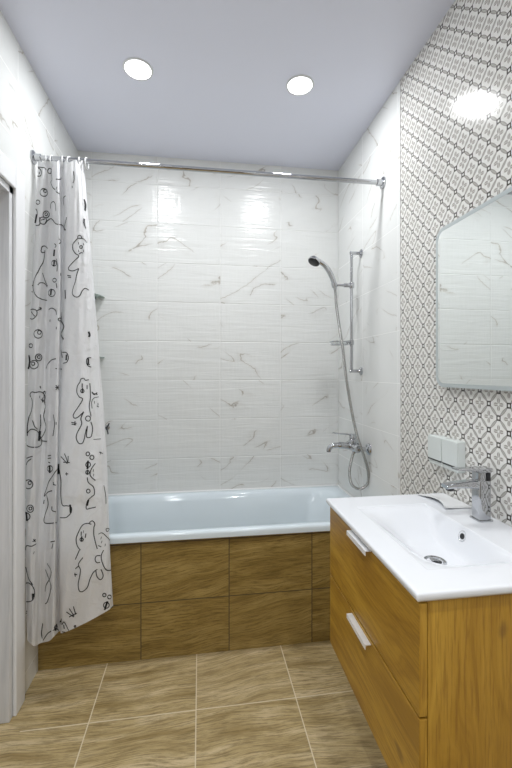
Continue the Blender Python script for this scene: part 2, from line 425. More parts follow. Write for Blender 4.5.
for j in range(NT+1):
    row = []
    for i in range(NS+1):
        s = (len(COLS)-1)*i/NS
        bot = cr([c[2] for c in COLS], s)
        v = 160 + (bot-160)*j/NT
        r = 0
        while r < 4 and v > ROWS[r+1]: r += 1
        tt = r + (v-ROWS[r])/(ROWS[r+1]-ROWS[r])
        tt = min(tt, 5.0)
        us = [cr(c[0], tt) for c in COLS]
        u = cr(us, s); base = cr(BASE, tt)
        amp = .75 + .25*min(1, j/25)
        y = base + cr([c[1] for c in COLS], s)*amp*(0.8 if v > 500 else 1)
        # small creases in the cloth
        y += .0035*math.sin(9*s+v*.031)*math.sin(v*.055+2.1*s) + .002*math.sin(v*.13+s*3.3)
        if v < 185:                                            # little pinches where the rings pull the top hem up
            k = (185-v)/25; y += (1.882-y)*.35*k*k
        p = onY(y, u, v)
        if v < 175: p.z -= .012*(1-abs(math.cos(s*PI*.7)))*((175-v)/15)
        p.x = max(p.x, L+.017 if p.y < 1.775 else L+.004)
        row.append(bm.verts.new(p))
    grid.append(row)
for j in range(NT):
    for i in range(NS): bm.faces.new((grid[j][i], grid[j][i+1], grid[j+1][i+1], grid[j+1][i]))
bm.normal_update()
bvh = BVHTree.FromBMesh(bm)
O = Vector((0, 0, CAM_H))
# the black line print: loose bears, bubbles, fish and paw marks, as strokes laid on the cloth
K = 5.12
def px(c, pts): return [(20+x/K, c+y/K) for x, y in pts]
STR = []
def st(c, *pts, w=1.0, closed=False): STR.append((px(c, pts), w, closed))
def ci(c, x, y, r, w=1.0):
    STR.append((px(c, [(x+r*math.cos(a*PI/6), y+r*1.08*math.sin(a*PI/6)) for a in range(12)]), w, True))
def dot(c, x, y, r=3): STR.append((px(c, [(x-r*.5, y), (x+r*.5, y)]), r*.9, False))
A_, B_, C_, D_, E_ = 150, 250, 350, 450, 550
st(A_,(80,90),(77,112),(85,130),(100,135),(110,125),(108,105),(98,95),(85,92)); st(A_,(88,88),(125,92),(132,104)); dot(A_,90,110); dot(A_,100,118)
ci(A_,122,218,18); ci(A_,128,210,7); ci(A_,93,268,10)
st(A_,(158,300),(159,276),(172,265),(182,278),(185,312)); st(A_,(66,330),(66,308),(78,300),(88,312),(90,332))
st(A_,(66,330),(64,379),(100,383),(101,345)); dot(A_,82,352,11); ci(A_,118,362,17); st(A_,(108,360),(126,352)); ci(A_,133,330,16); ci(A_,133,329,7)
st(A_,(128,372),(160,352),(185,378),(215,385),(235,410)); st(A_,(160,108),(165,150),(160,165),(168,190),(182,205)); st(A_,(185,150),(205,150),(210,140)); ci(A_,152,108,12)
st(A_,(190,190),(186,212),(202,225)); st(A_,(240,345),(234,372),(226,402),(234,412)); st(A_,(234,235),(222,250),(226,284)); st(A_,(275,110),(278,150),(272,170)); dot(A_,268,190)
st(A_,(328,252),(334,280),(332,312),w=2.6); st(A_,(328,352),(328,378),(336,402),w=2)
st(A_,(272,512),(271,485),(285,465),(300,453),(325,456),(341,475)); st(A_,(297,455),(298,441),(310,439),(316,452)); dot(A_,300,478); dot(A_,325,482); ci(A_,312,497,7); st(A_,(178,480),(186,490),(180,500)); st(A_,(200,455),(208,470),(200,480))
st(A_,(108,512),(112,496),(126,492),(140,504))
# standing bear on the wide fold
st(B_,(272,0),(284,18),(300,33),(270,65),(250,90),(254,104),(275,107),(300,95)); st(B_,(300,95),(290,130),(285,160),(272,200),(270,226),(286,241),(305,235),(320,206),(335,197),(352,206))
st(B_,(243,130),(262,134)); st(B_,(247,139),(262,142)); dot(B_,300,5); dot(B_,325,5); st(B_,(300,22),(312,14),(322,16))
# bear sitting on the left fold
st(B_,(106,0),(112,14),(126,10)); st(B_,(126,0),(125,18),(118,60),(95,105),(75,150),(68,190),(80,230),(105,250),(140,259)); st(B_,(68,180),(57,186),(55,205),(66,216))
st(B_,(114,118),(128,160),(140,186)); st(B_,(92,180),(105,168),(125,172),(138,190))
st(B_,(54,325),(50,345),(65,354),(85,336),(86,312),(66,303),(52,312),closed=True); st(B_,(58,315),(76,340)); st(B_,(86,312),(108,298)); st(B_,(98,294),(108,298),(104,308))
ci(B_,93,430,20); ci(B_,98,422,9); ci(B_,57,490,9); st(B_,(148,305),(165,298),(184,310),(188,332)); dot(B_,155,362)
dot(B_,176,15,8); ci(B_,176,68,13); dot(B_,176,68,8); ci(B_,178,155,9); ci(B_,164,220,17); dot(B_,160,215,8); st(B_,(188,45),(192,80),(190,110)); st(B_,(186,170),(190,195))
st(B_,(216,318),(212,360),(226,392),(212,430),(224,458),w=1.8); ci(B_,203,356,7); dot(B_,207,125); dot(B_,187,400); st(B_,(232,205),(234,250),w=1.8); st(B_,(350,418),(356,432),(354,446),w=2.2)
ci(C_,95,38,16); ci(C_,95,36,7); ci(C_,72,75,20); ci(C_,68,70,8); st(C_,(46,22),(50,60),(43,98),w=1.7)
st(C_,(218,12),(240,15),(248,40),(240,62),(222,68)); dot(C_,238,38,7); st(C_,(364,40),(346,42),(340,60),(348,80),(364,88)); dot(C_,350,60,8); st(C_,(345,74),(358,74))
st(C_,(135,95),(145,70),(165,50),(185,45)); st(C_,(183,95),(216,98)); st(C_,(212,0),(218,40),w=1.8)
st(C_,(56,242),(53,226),(62,215),(78,218)); st(C_,(78,218),(100,214),(118,221),(128,240),(124,264),(132,290),(120,338),(134,385),(128,420),(100,458)); st(C_,(118,220),(126,211),(132,226))
st(C_,(60,244),(65,270),(60,312),(45,350),(38,400),(38,440)); dot(C_,100,240); dot(C_,122,238); dot(C_,116,256,6); st(C_,(105,250),(116,262),(124,258))
st(C_,(65,360),(75,390),(88,406)); st(C_,(104,330),(106,380),(96,430)); st(C_,(38,425),(58,406),(84,413),(104,445),(109,478),(92,496),(52,496),(36,486)); dot(C_,98,440,12); st(C_,(110,465),(140,468)); st(C_,(100,186),(106,196)); dot(C_,103,190)
st(C_,(185,180),(198,204)); st(C_,(198,180),(185,204)); st(C_,(182,192),(202,192)); st(C_,(172,330),(178,380),(170,440)); dot(C_,186,376)
# dancing bear on the wide fold
st(C_,(308,166),(312,150),(325,145),(335,155),(352,152)); st(C_,(308,165),(295,185),(292,215),(304,240),(320,252),(300,290),(275,328),(277,347),(295,345),(327,316))
st(C_,(326,318),(312,350),(316,380),(295,420),(288,450),(300,476),(318,478),(328,460),(336,420),(345,388)); st(C_,(345,392),(340,440),(350,448),(365,440),(371,400),(362,368)); st(C_,(357,170),(360,240),(354,290),(363,340))
ci(C_,348,351,12); dot(C_,318,182,5); dot(C_,343,190,5); ci(C_,319,210,8); dot(C_,319,206,6); st(C_,(263,370),(290,376)); st(C_,(265,380),(288,383)); dot(C_,282,375,5)
st(C_,(369,300),(367,265),(380,246),(402,240),w=.7); st(C_,(368,215),(380,228),(394,218),w=1.2); st(C_,(372,222),(396,228),w=1.0); dot(C_,382,268); dot(C_,398,278); st(C_,(392,286),(402,292)); st(C_,(376,458),(414,455),w=.7)
st(D_,(25,92),(28,52),(45,38),(66,32)); st(D_,(60,44),(40,60),(30,92)); ci(D_,45,175,21); ci(D_,51,168,8); ci(D_,53,300,17); ci(D_,54,299,7); ci(D_,34,340,17); dot(D_,34,340,11); st(D_,(30,512),(35,490),(60,492),(82,480)); st(D_,(68,456),(78,470)); st(D_,(64,470),(80,458))
ci(D_,155,95,14); dot(D_,153,98,9); st(D_,(144,30),(160,27)); st(D_,(144,43),(160,41)); st(D_,(146,62),(156,66))
st(D_,(203,100),(210,160),(210,230),(218,281),(240,285),(262,290),(265,310),(255,330),(235,345),(206,346)); st(D_,(192,95),(170,130),(150,160),(140,190),(125,236),(145,215),(166,208)); st(D_,(138,230),(145,280),(130,330),(124,365),(140,375),(186,372))
st(D_,(165,288),(165,308),(182,316)); dot(D_,197,97,12); dot(D_,259,300,10); st(D_,(210,33),(242,68)); st(D_,(228,18),(238,40),(245,66)); st(D_,(248,30),(246,60),(240,70)); st(D_,(222,62),(256,64)); st(D_,(233,122),(248,122)); st(D_,(240,114),(240,130)); dot(D_,172,170); st(D_,(125,255),(122,275)); st(D_,(170,176),(184,180))
ci(D_,347,20,9); ci(D_,368,38,10); ci(D_,349,75,12); dot(D_,347,76,10); ci(D_,346,114,9); dot(D_,346,114,6); st(D_,(385,68),(365,98),(360,130),(385,156)); dot(D_,375,105); dot(D_,376,128); st(D_,(345,140),(350,165),(376,190),(380,226),(365,240),(345,262),(340,300),(360,298),(388,292)); ci(D_,350,210,9); st(D_,(350,255),(344,285),w=2)
st(D_,(310,512),(294,490),(288,455),(300,420),(320,385),(345,375),(365,380)); st(D_,(355,372),(370,362),(383,376),(380,392)); st(D_,(379,390),(378,430),(386,470),(396,506)); dot(D_,314,428,5); dot(D_,336,438,5); dot(D_,325,418); ci(D_,316,458,8); dot(D_,316,454,6)
st(D_,(402,430),(420,424),(444,445),(458,465),(459,512),w=.8); st(D_,(442,402),(455,404),(450,416),(442,414),w=.7,closed=True); dot(D_,415,450); dot(D_,418,470); dot(D_,436,486); st(D_,(400,488),(416,496),w=.8); st(D_,(428,180),(438,230),(440,275),w=.7); dot(D_,413,15); st(D_,(404,10),(424,18),w=.7); st(D_,(158,470),(178,466)); st(D_,(170,478),(164,505))
st(E_,(305,0),(284,48)); st(E_,(322,38),(300,72),(310,100),(306,135),(299,172),(303,206),(320,212),(345,190),(358,150),(375,115),(396,98)); st(E_,(388,102),(392,130),(402,146),(416,150),(426,130),(415,98)); st(E_,(284,96),(302,80)); st(E_,(278,125),(294,125)); st(E_,(282,116),(284,136))
st(E_,(412,28),(392,30),(385,48),(394,64),(410,62)); st(E_,(428,0),(416,28),(420,60),(440,100),(466,104)); ci(E_,432,230,8); ci(E_,457,240,9); ci(E_,442,282,14); dot(E_,440,284,10); st(E_,(462,300),(472,290),(486,268)); dot(E_,468,302,6)
st(E_,(238,316),(276,342)); st(E_,(253,299),(278,338)); st(E_,(274,288),(286,330)); st(E_,(252,342),(292,322)); ci(E_,282,390,4)
st(E_,(22,0),(26,60),(36,110),(48,150),(66,178)); st(E_,(20,174),(45,168),(68,190),(73,230),(60,260),(22,265)); dot(E_,66,240,8); st(E_,(20,305),(36,326)); st(E_,(20,326),(38,312)); dot(E_,70,14)
st(E_,(140,68),(160,105),(156,140),(135,180),(130,212)); st(E_,(132,100),(150,150),(160,182),(155,222),(140,265),(130,275)); st(E_,(118,375),(110,420),(115,452)); st(E_,(120,462),(145,425),(185,405),(196,418),(185,446),(165,456)); ci(E_,183,396,8); dot(E_,183,396,7); dot(E_,160,462,5)
st(E_,(214,350),(211,380)); st(E_,(216,382),(226,368),(245,400),(248,420),(216,418)); dot(E_,226,392,5); st(E_,(200,372),(212,362),w=1.6)
WID = .0020
def cast(u, v):
    hit, nrm, idx, dist = bvh.ray_cast(O, ray(u, v).normalized())
    if hit is None: return None
    if nrm.dot(ray(u, v)) > 0: nrm = -nrm
    return hit, nrm
def ribbon(seg, w):
    if len(seg) < 2: return
    L_, R_ = [], []
    for i, (p, n) in enumerate(seg):
        d_ = seg[min(i+1, len(seg)-1)][0] - seg[max(i-1, 0)][0]
        if d_.length < 1e-7: continue
        sd = n.cross(d_).normalized()*w
        q_ = p + n*.0014
        L_.append(bm.verts.new(q_+sd)); R_.append(bm.verts.new(q_-sd))
    for a, b, c, d_ in zip(L_, R_, R_[1:], L_[1:]):
        f = bm.faces.new((a, b, c, d_)); f.material_index = 1
for pts, w, closed in STR:
    path = smoothpath([(x, y, 0) for x, y in pts], 6 if len(pts) > 2 else 4, closed)
    seg = []
    for p in path:
        h = cast(p.x, p.y)
        if h is None or (seg and (h[0]-seg[-1][0]).length > .035):
            ribbon(seg, WID*w); seg = []
        if h: seg.append(h)
    ribbon(seg, WID*w)
cur = link('shower_curtain', bm, [MAT['cloth'], MAT['ink']], angle=80)
tag(cur, 'white shower curtain printed with black line bears and bubbles, drawn to the left', 'shower curtain')

def ring_bm():
    b = bmesh.new()
    pts = [(0, .0215*math.sin(a*2*PI/24), .0215*1.15*math.cos(a*2*PI/24)) for a in range(25)]
    sweep(b, pts, .0026, 8, cap=False); return b
proto = link('curtain_ring', ring_bm(), MAT['white'])
tag(proto, 'white plastic ring on the chrome rod holding up the bear curtain', 'curtain ring', 'curtain rings on the rod')
for i, x in enumerate([L+.052, L+.085, L+.125, L+.160, L+.200, L+.232]):
    o = proto if i == 0 else proto.copy()
    if i: col.objects.link(o)
    o.location = (x, 1.882, 2.350); o.rotation_euler = (0, 0, [.5,-.2,.3,-.35,.15,-.1][i])

# ------------------------------------------------------------------ shower rail, hand shower, hose, soap dish
BX, BY = .872, 2.157
rail = thing('shower_rail', (BX, BY, 1.397), 'vertical chrome shower slide rail on the right marble wall', 'shower rail')
link('bar', sweep(bmesh.new(), [(BX,BY,1.392),(BX,BY,2.088)], .0085, 18), MAT['chrome'], rail)
for z in (1.397, 2.083):
    bm = bmesh.new(); lathe(bm, (R, BY, z), (-1,0,0), [(.0005,.024),(.004,.024),(.007,.020),(.010,.012),(.014,.0095),(.062,.0095),(.066,.011),(.070,.008)])
    link('bracket', bm, MAT['chrome'], rail)
HZ = 1.895
bm = bmesh.new(); lathe(bm, (BX, BY, HZ-.016), (0,0,1), [(0,.0135),(.003,.0155),(.029,.0155),(.032,.0135)])
lathe(bm, (BX-.010, BY, HZ), (-1,.12,0), [(0,.0115),(.020,.0125),(.035,.0115),(.037,.007),(.092,.006)])
lathe(bm, (BX-.100, BY+.002, HZ-.014), (-.22,0,1), [(0,.0155),(.003,.0165),(.026,.0165),(.028,.0145)])
link('slider', bm, MAT['chrome'], rail)
hs = thing('hand_shower', (.770, BY+.004, 1.89), 'chrome hand shower with a dark spray face held on the slide rail', 'hand shower')
hp = smoothpath([(.775,BY+.004,1.868),(.765,BY+.005,1.915),(.746,BY+.007,1.962),(.716,BY+.008,2.004),(.672,BY+.008,2.034)], 8)
n_ = len(hp); link('handle', sweep(bmesh.new(), hp, [.0100+.0060*math.sin(PI*min(1,i/(n_-1)*1.25)*.8) for i in range(n_)], 16), MAT['chrome'], hs)
hd = Vector((-.50, -.20, -.86)).normalized(); hc = Vector((.650, BY-.002, 2.030))
bm = bmesh.new(); lathe(bm, hc-hd*.014, hd, [(0,.0),(.002,.018),(.008,.032),(.017,.036),(.024,.037),(.027,.035)], 32)
link('head', bm, MAT['chrome'], hs)
bm = bmesh.new(); lathe(bm, hc+hd*.0122, hd, [(0,.034),(.003,.033),(.005,.030),(.005,0)], 32)
for r, m in ((.011, 6), (.020, 11), (.027, 16)):
    a_, b_ = frame_of(hd)
    for k in range(m):
        an = 2*PI*k/m; c_ = hc+hd*.0165+(a_*math.cos(an)+b_*math.sin(an))*r
        lathe(bm, c_, hd, [(0,.0016),(.002,.0010)], 6)
tag(link('spray_face', bm, MAT['dark'], hs), 'dark spray face')
hose_pts = [(.774,BY+.004,1.872),(0.772, 2.135, 1.777),(0.776, 2.1, 1.656),(0.787, 2.07, 1.514),(0.8, 2.05, 1.347),(0.825, 2.04, 1.182),(0.852, 2.03, 1.046),(0.884, 2.03, 0.952),(0.915, 2.04, 0.871),(0.928, 2.05, 0.807),(0.921, 2.06, 0.76),(0.884, 2.07, 0.737),(0.847, 2.08, 0.755),(0.835, 2.09, 0.8),(0.838, 2.095, 0.855),(0.854, 2.097, 0.916),(.862,2.097,.938)]
hose = link('shower_hose', sweep(bmesh.new(), smoothpath(hose_pts, 14), .0076, 12), MAT['hose'])
tag(hose, 'braided chrome shower hose hanging in a loop below the bath faucet', 'shower hose')
soap = thing('soap_holder', (.80, BY, 1.563), 'clear soap holder with chrome rim halfway up the slide rail', 'soap holder')
bm = bmesh.new(); lathe(bm, (BX, BY, 1.563-.014), (0,0,1), [(0,.012),(.002,.0145),(.026,.0145),(.028,.012)])
lathe(bm, (BX-.008, BY, 1.566), (-1,0,0), [(0,.009),(.022,.008)], 12); link('clamp', bm, MAT['chrome'], soap)
bm = bmesh.new(); rl = [(.800+a, BY+b, 1.566) for a, b in rrect(.108, .078, .026)]
sweep(bm, rl+[rl[0]], .0032, 8, cap=False); rl = [(.800+a, BY+b, 1.549) for a, b in rrect(.098, .070, .024)]; sweep(bm, rl+[rl[0]], .0022, 8, cap=False)
link('rim', bm, MAT['chrome'], soap)
lp = [[(.800+a, BY+b, z) for a, b in rrect(w, h, .022)] for w, h, z in ((.090,.062,1.550),(.102,.072,1.566),(.098,.068,1.566),(.086,.058,1.553))]
link('tray', loft(bmesh.new(), lp), MAT['clear'], soap)

# bath mixer on the right wall
MZ, MY = .962, 2.127
mix = thing('bath_faucet', (.87, MY, MZ), 'chrome single-lever bath faucet on the right wall above the tub rim', 'faucet')
bm = bmesh.new()
sweep(bm, [(.868,MY-.078,MZ),(.868,MY-.072,MZ),(.866,MY-.03,MZ),(.866,MY+.03,MZ),(.868,MY+.072,MZ),(.868,MY+.078,MZ)], [.017,.021,.024,.024,.021,.017], 24)
lathe(bm, (.866,MY,MZ+.008), (0,0,1), [(0,.024),(.026,.024),(.034,.022),(.040,.016)])
lathe(bm, (.862,MY-.03,MZ-.018), (0,0,-1), [(0,.011),(.012,.011),(.014,.009)], 16)
link('body', bm, MAT['chrome'], mix)
for s in (-1, 1):
    bm = bmesh.new(); lathe(bm, (R, MY+s*.075, MZ), (-1,0,0), [(.0005,.033),(.004,.033),(.010,.029),(.016,.019),(.020,.013),(.050,.013)], 28)
    sweep(bm, [(.884,MY+s*.075,MZ),(.868,MY+s*.072,MZ)], .013, 16); link('flange', bm, MAT['chrome'], mix)
bm = bmesh.new(); sweep(bm, smoothpath([(.862,MY,MZ+.002),(.83,MY,MZ+.008),(.78,MY,MZ+.012),(.745,MY,MZ+.008),(.728,MY,MZ-.004),(.724,MY,MZ-.020)], 6),
                       [.020]*6+[.019]*6+[.016]*6+[.0145]*6+[.0135]*7, 18); link('spout', bm, MAT['chrome'], mix)
bm = bmesh.new(); lathe(bm, (.724,MY,MZ-.0195), (0,0,-1), [(0,.0115),(.004,.0115),(.004,.008),(.001,.007)], 20); link('aerator', bm, MAT['dark'], mix)
bm = bmesh.new(); lathe(bm, (.868,MY,MZ+.047), (0,0,1), [(0,.016),(.004,.021),(.020,.021),(.027,.016),(.029,0)])
lv = smoothpath([(.872,MY,MZ+.066),(.83,MY,MZ+.074),(.785,MY,MZ+.078),(.748,MY,MZ+.084)], 6)
sweep(bm, lv, [.012-.004*i/(len(lv)-1) for i in range(len(lv))], 14, flat=.42); link('lever', bm, MAT['chrome'], mix)

# ------------------------------------------------------------------ left corner: two shelves and a hook
for z, lab in ((1.853, 'upper clear glass corner shelf in the far left corner beside the curtain'), (1.478, 'lower clear glass corner shelf in the far left corner beside the curtain')):
    s = thing('corner_shelf', (L, YB, z), lab, 'shelf')
    def tri(a, zz): return [(L+.002, YB-.002, zz), (L+.002, YB-a*1.25, zz)] + [(L+.002+(a-.002)*math.sin(k*PI/24), YB-.002-(a*1.25-.002)*math.cos(k*PI/24), zz) for k in range(1, 13)]
    bm = bmesh.new(); loft(bm, [tri(.158, z), tri(.158, z+.006)]); link('glass_plate', bm, MAT['glass'], s, smooth=False)
    link('bracket', B(L+.001, L+.012, YB-.11, YB-.09, z-.012, z+.0), MAT['chrome'], s, bevel=.002)
    link('bracket', B(L+.09, L+.11, YB-.012, YB-.001, z-.012, z+.0), MAT['chrome'], s, bevel=.002)
hk = thing('wall_hook', (-.574, YB, 1.045), 'small dark chrome hook on the back wall beside the curtain edge', 'hook')
bm = bmesh.new(); lathe(bm, (-.574, YB, 1.045), (0,-1,0), [(.0005,.016),(.005,.016),(.008,.008),(.030,.007)], 20); link('base', bm, MAT['chrome'], hk)
bm = bmesh.new()
for e in ((.022,-.05,.030),(-.022,-.045,.006),(.016,-.05,-.034)):
    sweep(bm, smoothpath([(-.574,YB-.026,1.045),(-.574+e[0]*.6,YB-.038,1.045+e[2]*.5),(-.574+e[0],YB+e[1],1.045+e[2])], 4), .0042, 8)
link('prong', bm, MAT['dark'], hk)

# ------------------------------------------------------------------ vanity
VY0, VY1, VZ = .760, 1.387, .925
def vx(x, y): return R - (R-x)*(1 + .022*(VY1-y)/(VY1-VY0))     # the unit stands a touch proud at its near end
def vbm(x0, x1, y0, y1, z0, z1):
    b = bmesh.new(); box(b, x0, x1, y0, y1, z0, z1)
    for v in b.verts: v.co.x = vx(v.co.x, v.co.y) if v.co.x < R-.003 else v.co.x
    return b
CF = .474                                                         # front plane of the drawer fronts
van = thing('vanity_cabinet', (.69, 1.07, .40), 'golden oak wall-hung vanity cabinet with two drawers under the white sink', 'cabinet')
CZ0, CZ1 = .403, VZ-.022
link('side_panel', vbm(CF+.019, R-.001, VY0+.012, VY0+.030, CZ0, CZ1), MAT['oak_z'], van, smooth=False, bevel=.0012)
link('side_panel', vbm(CF+.019, R-.001, VY1-.028, VY1-.010, CZ0, CZ1), MAT['oak_z'], van, smooth=False, bevel=.0012)
bm = vbm(CF+.024, R-.002, VY0+.030, VY1-.028, CZ0+.004, CZ0+.020); 
link('bottom_panel', bm, MAT['oak_y'], van, smooth=False)
link('back_panel', vbm(R-.022, R-.0035, VY0+.031, VY1-.029, CZ0+.021, CZ1-.002), MAT['carc'], van, smooth=False)
for z0, z1 in ((.653, CZ1-.007), (CZ0-.003, .647)):
    dr = link('drawer', vbm(CF, CF+.018, VY0+.012, VY1-.010, z0, z1), [MAT['oak_y'], MAT['oak_z']], van, smooth=False, bevel=.0012)
    for f in dr.data.polygons:
        if abs(f.normal.y) > .9: f.material_index = 1
    b = bmesh.new(); hz = z1+.0012 if z0 > .5 else z1-.010
    box(b, CF-.016, CF+(.012 if z0 > .5 else -.0003), 1.018, 1.160, hz-.001, hz+.0012); box(b, CF-.0175, CF-.0155, 1.018, 1.160, hz-.012, hz+.0012)
    for v in b.verts: v.co.x = vx(v.co.x, v.co.y)
    if z0 > .5:
        for v in b.verts: v.co.z -= .001
    h = link('handle', b, MAT['steel'], dr, smooth=False); h.matrix_parent_inverse = Matrix.Identity(4)
    tag(h, 'slim aluminium pull')

# sink: slab with a soft rectangular basin pressed in, from a fine height field
snk = thing('sink', (.69, 1.07, VZ-.02), 'white ceramic washbasin slab with a rectangular bowl on the oak vanity', 'sink')
BX0, BX1, BY0, BY1 = .538, .794, .850, 1.280
SX0 = .462
def sst(t): t = max(0, min(1, t)); return t*t*(3-2*t)
def height(x, y):
    # rounded-rectangle distance inside the bowl
    if not (BX0 < x < BX1 and BY0 < y < BY1): return VZ
    a = sst((x-BX0)/.135); b = sst((BX1-x)/.035); c = sst((y-BY0)/.17); d_ = sst((BY1-y)/.14)
    t_ = (a*min(1, b))*c*d_
    return VZ - .080*t_**.85 - .004*min(1, (x-BX0)/.004)*min(1,(BX1-x)/.004)*min(1,(y-BY0)/.004)*min(1,(BY1-y)/.004)
def axis(a, b, mids, n):
    s = set(); 
    for i in range(n+1): s.add(round(a+(b-a)*i/n, 5))
    for m in mids:
        for e in (-.006, -.003, 0, .002, .004, .008): s.add(round(m+e, 5))
    return sorted(s)
xs = axis(SX0, R-.002, [BX0, BX1-.004], 62); ys = axis(VY0, VY1, [BY0, BY1-.004], 92)
bm = bmesh.new(); rr = .006
def edge_drop(x, y):
    dd = min(x-SX0, y-VY0, VY1-y)
    if dd >= rr: return 0
    return rr - math.sqrt(max(0, rr*rr-(rr-dd)**2))
xs = sorted(set(xs + [SX0+e for e in (.0005,.0015,.003,.0045)])); ys = sorted(set(ys + [VY0+e for e in (.0005,.0015,.003,.0045)] + [VY1-e for e in (.0005,.0015,.003,.0045)]))
g = [[bm.verts.new((x, y, height(x, y)-edge_drop(x, y))) for x in xs] for y in ys]
for j in range(len(ys)-1):
    for i in range(len(xs)-1): bm.faces.new((g[j][i], g[j][i+1], g[j+1][i+1], g[j+1][i]))
rim = [g[0][i] for i in range(len(xs))] + [g[j][-1] for j in range(1, len(ys))] + [g[-1][i] for i in range(len(xs)-2, -1, -1)] + [g[j][0] for j in range(len(ys)-2, 0, -1)]
def off(v, k, z): 
    return (min(max(v.co.x, SX0+k), R-.002), min(max(v.co.y, VY0+k), VY1-k), z)
low = [bm.verts.new(off(v, 0, VZ-.014)) for v in rim]; lo2 = [bm.verts.new(off(v, .004, VZ-.0195)) for v in rim]
for A1, B1 in ((rim, low), (low, lo2)):
    for k in range(len(rim)): 
        n = (k+1) % len(rim); bm.faces.new((A1[k], A1[n], B1[n], B1[k]))
# underside skirt of the slab (the bowl hangs inside the cabinet)
lo3 = [bm.verts.new((.5*(v.co.x-.68)+.68, .5*(v.co.y-1.07)+1.07, VZ-.0195 if 0 else VZ-.112)) for v in lo2]
bx = [bm.verts.new((min(max(v.co.x, SX0+.045), R-.03), min(max(v.co.y, VY0+.05), VY1-.05), VZ-.0195)) for v in lo2]
for A1, B1 in ((lo2, bx), (bx, lo3)):
    for k in range(len(rim)):
        n = (k+1) % len(rim)
        try: bm.faces.new((A1[k], A1[n], B1[n], B1[k]))
        except ValueError: pass
try: bm.faces.new(lo3)
except ValueError: pass
for v in bm.verts: v.co.x = vx(v.co.x, v.co.y) if v.co.x < R-.003 else v.co.x
bmesh.ops.remove_doubles(bm, verts=bm.verts, dist=.00002)
link('slab', bm, MAT['ceramic'], snk, angle=70)
DX, DYY = vx(.680, 1.045), 1.045
dz = height(.680, 1.045)
bm = bmesh.new(); lathe(bm, (DX, DYY, dz-.004), (0,0,1), [(0,.032),(.0055,.032),(.0075,.029),(.0065,.023),(.003,.020)], 36); link('drain', bm, MAT['chrome'], snk)
bm = bmesh.new(); lathe(bm, (DX, DYY, dz-.0045), (0,0,1), [(0,.0195),(.0045,.019),(.0046,0)], 28); tag(link('drain_hole', bm, MAT['dark'], snk), 'dark drain opening')
bm = bmesh.new(); lathe(bm, (DX, DYY, dz-.001), (0,0,1), [(0,.004),(.004,.010),(.0065,.0125),(.008,.008),(.008,0)], 24); link('drain_plug', bm, MAT['chrome'], snk)
ox = vx(.784, 1.070)
bm = bmesh.new(); lathe(bm, (ox+.006, 1.070, VZ-.030), (-1,0,.35), [(0,.018),(.006,.018),(.008,.015),(.005,.012),(.0045,0)], 28); link('overflow_ring', bm, MAT['chrome'], snk)
bm = bmesh.new(); lathe(bm, (ox+.004, 1.068, VZ-.0293), (-1,0,.35), [(.004,.0085),(.0075,.0085),(.0076,0)], 20); tag(link('overflow_hole', bm, MAT['dark'], snk), 'dark overflow opening')

# basin mixer
FX, FY = .882, 1.117
fa = thing('sink_faucet', (FX, FY, VZ), 'chrome square-bodied sink faucet with a flat lever behind the bowl', 'faucet')
def rr3(cx, cy, z, w, h, r): return [(cx+a, cy+b, z) for a, b in rrect(w, h, r, 4)]
link('base_plate', loft(bmesh.new(), [rr3(FX, FY, VZ+.0004, .052, .050, .008), rr3(FX, FY, VZ+.004, .052, .050, .008)]), MAT['chrome'], fa, angle=30)
link('body', loft(bmesh.new(), [rr3(FX, FY, VZ+.0042, .042, .040, .007), rr3(FX, FY, VZ+.06, .042, .040, .007), rr3(FX, FY, VZ+.124, .043, .040, .007), rr3(FX, FY, VZ+.126, .041, .038, .006)]), MAT['chrome'], fa, angle=30)
def yz(x, zc, w, h, r): return [(x, FY+a, zc+b) for a, b in rrect(w, h, r, 4)]
link('spout', loft(bmesh.new(), [yz(FX-.012, VZ+.112, .036, .026, .006), yz(FX-.05, VZ+.114, .035, .021, .006), yz(FX-.095, VZ+.113, .034, .016, .005), yz(FX-.124, VZ+.110, .033, .013, .005), yz(FX-.126, VZ+.110, .031, .011, .004)]), MAT['chrome'], fa, angle=30)
bm = bmesh.new(); lathe(bm, (FX-.108, FY, VZ+.1045), (0,0,-1), [(0,.011),(.008,.011),(.008,.009)], 20); link('aerator', bm, MAT['dark'], fa)
link('cartridge_housing', loft(bmesh.new(), [rr3(FX-.008, FY, VZ+.1262, .026, .036, .005), rr3(FX-.008, FY, VZ+.151, .026, .036, .005)]), MAT['chrome'], fa, angle=30)
tag(link('lever_gap', B(FX+.0055, FX+.019, FY-.018, FY+.018, VZ+.1262, VZ+.150), MAT['dark'], fa, smooth=False), 'dark gap under the lever')
lv = []
for k, (x, z, w, h) in enumerate(((FX+.021, VZ+.158, .040, .014), (FX-.015, VZ+.158, .040, .013), (FX-.045, VZ+.160, .036, .007), (FX-.092, VZ+.163, .032, .005))):
    lv.append(yz(x, z, w, h, min(.003, h*.4)))
link('lever', loft(bmesh.new(), lv), MAT['chrome'], fa, angle=30)

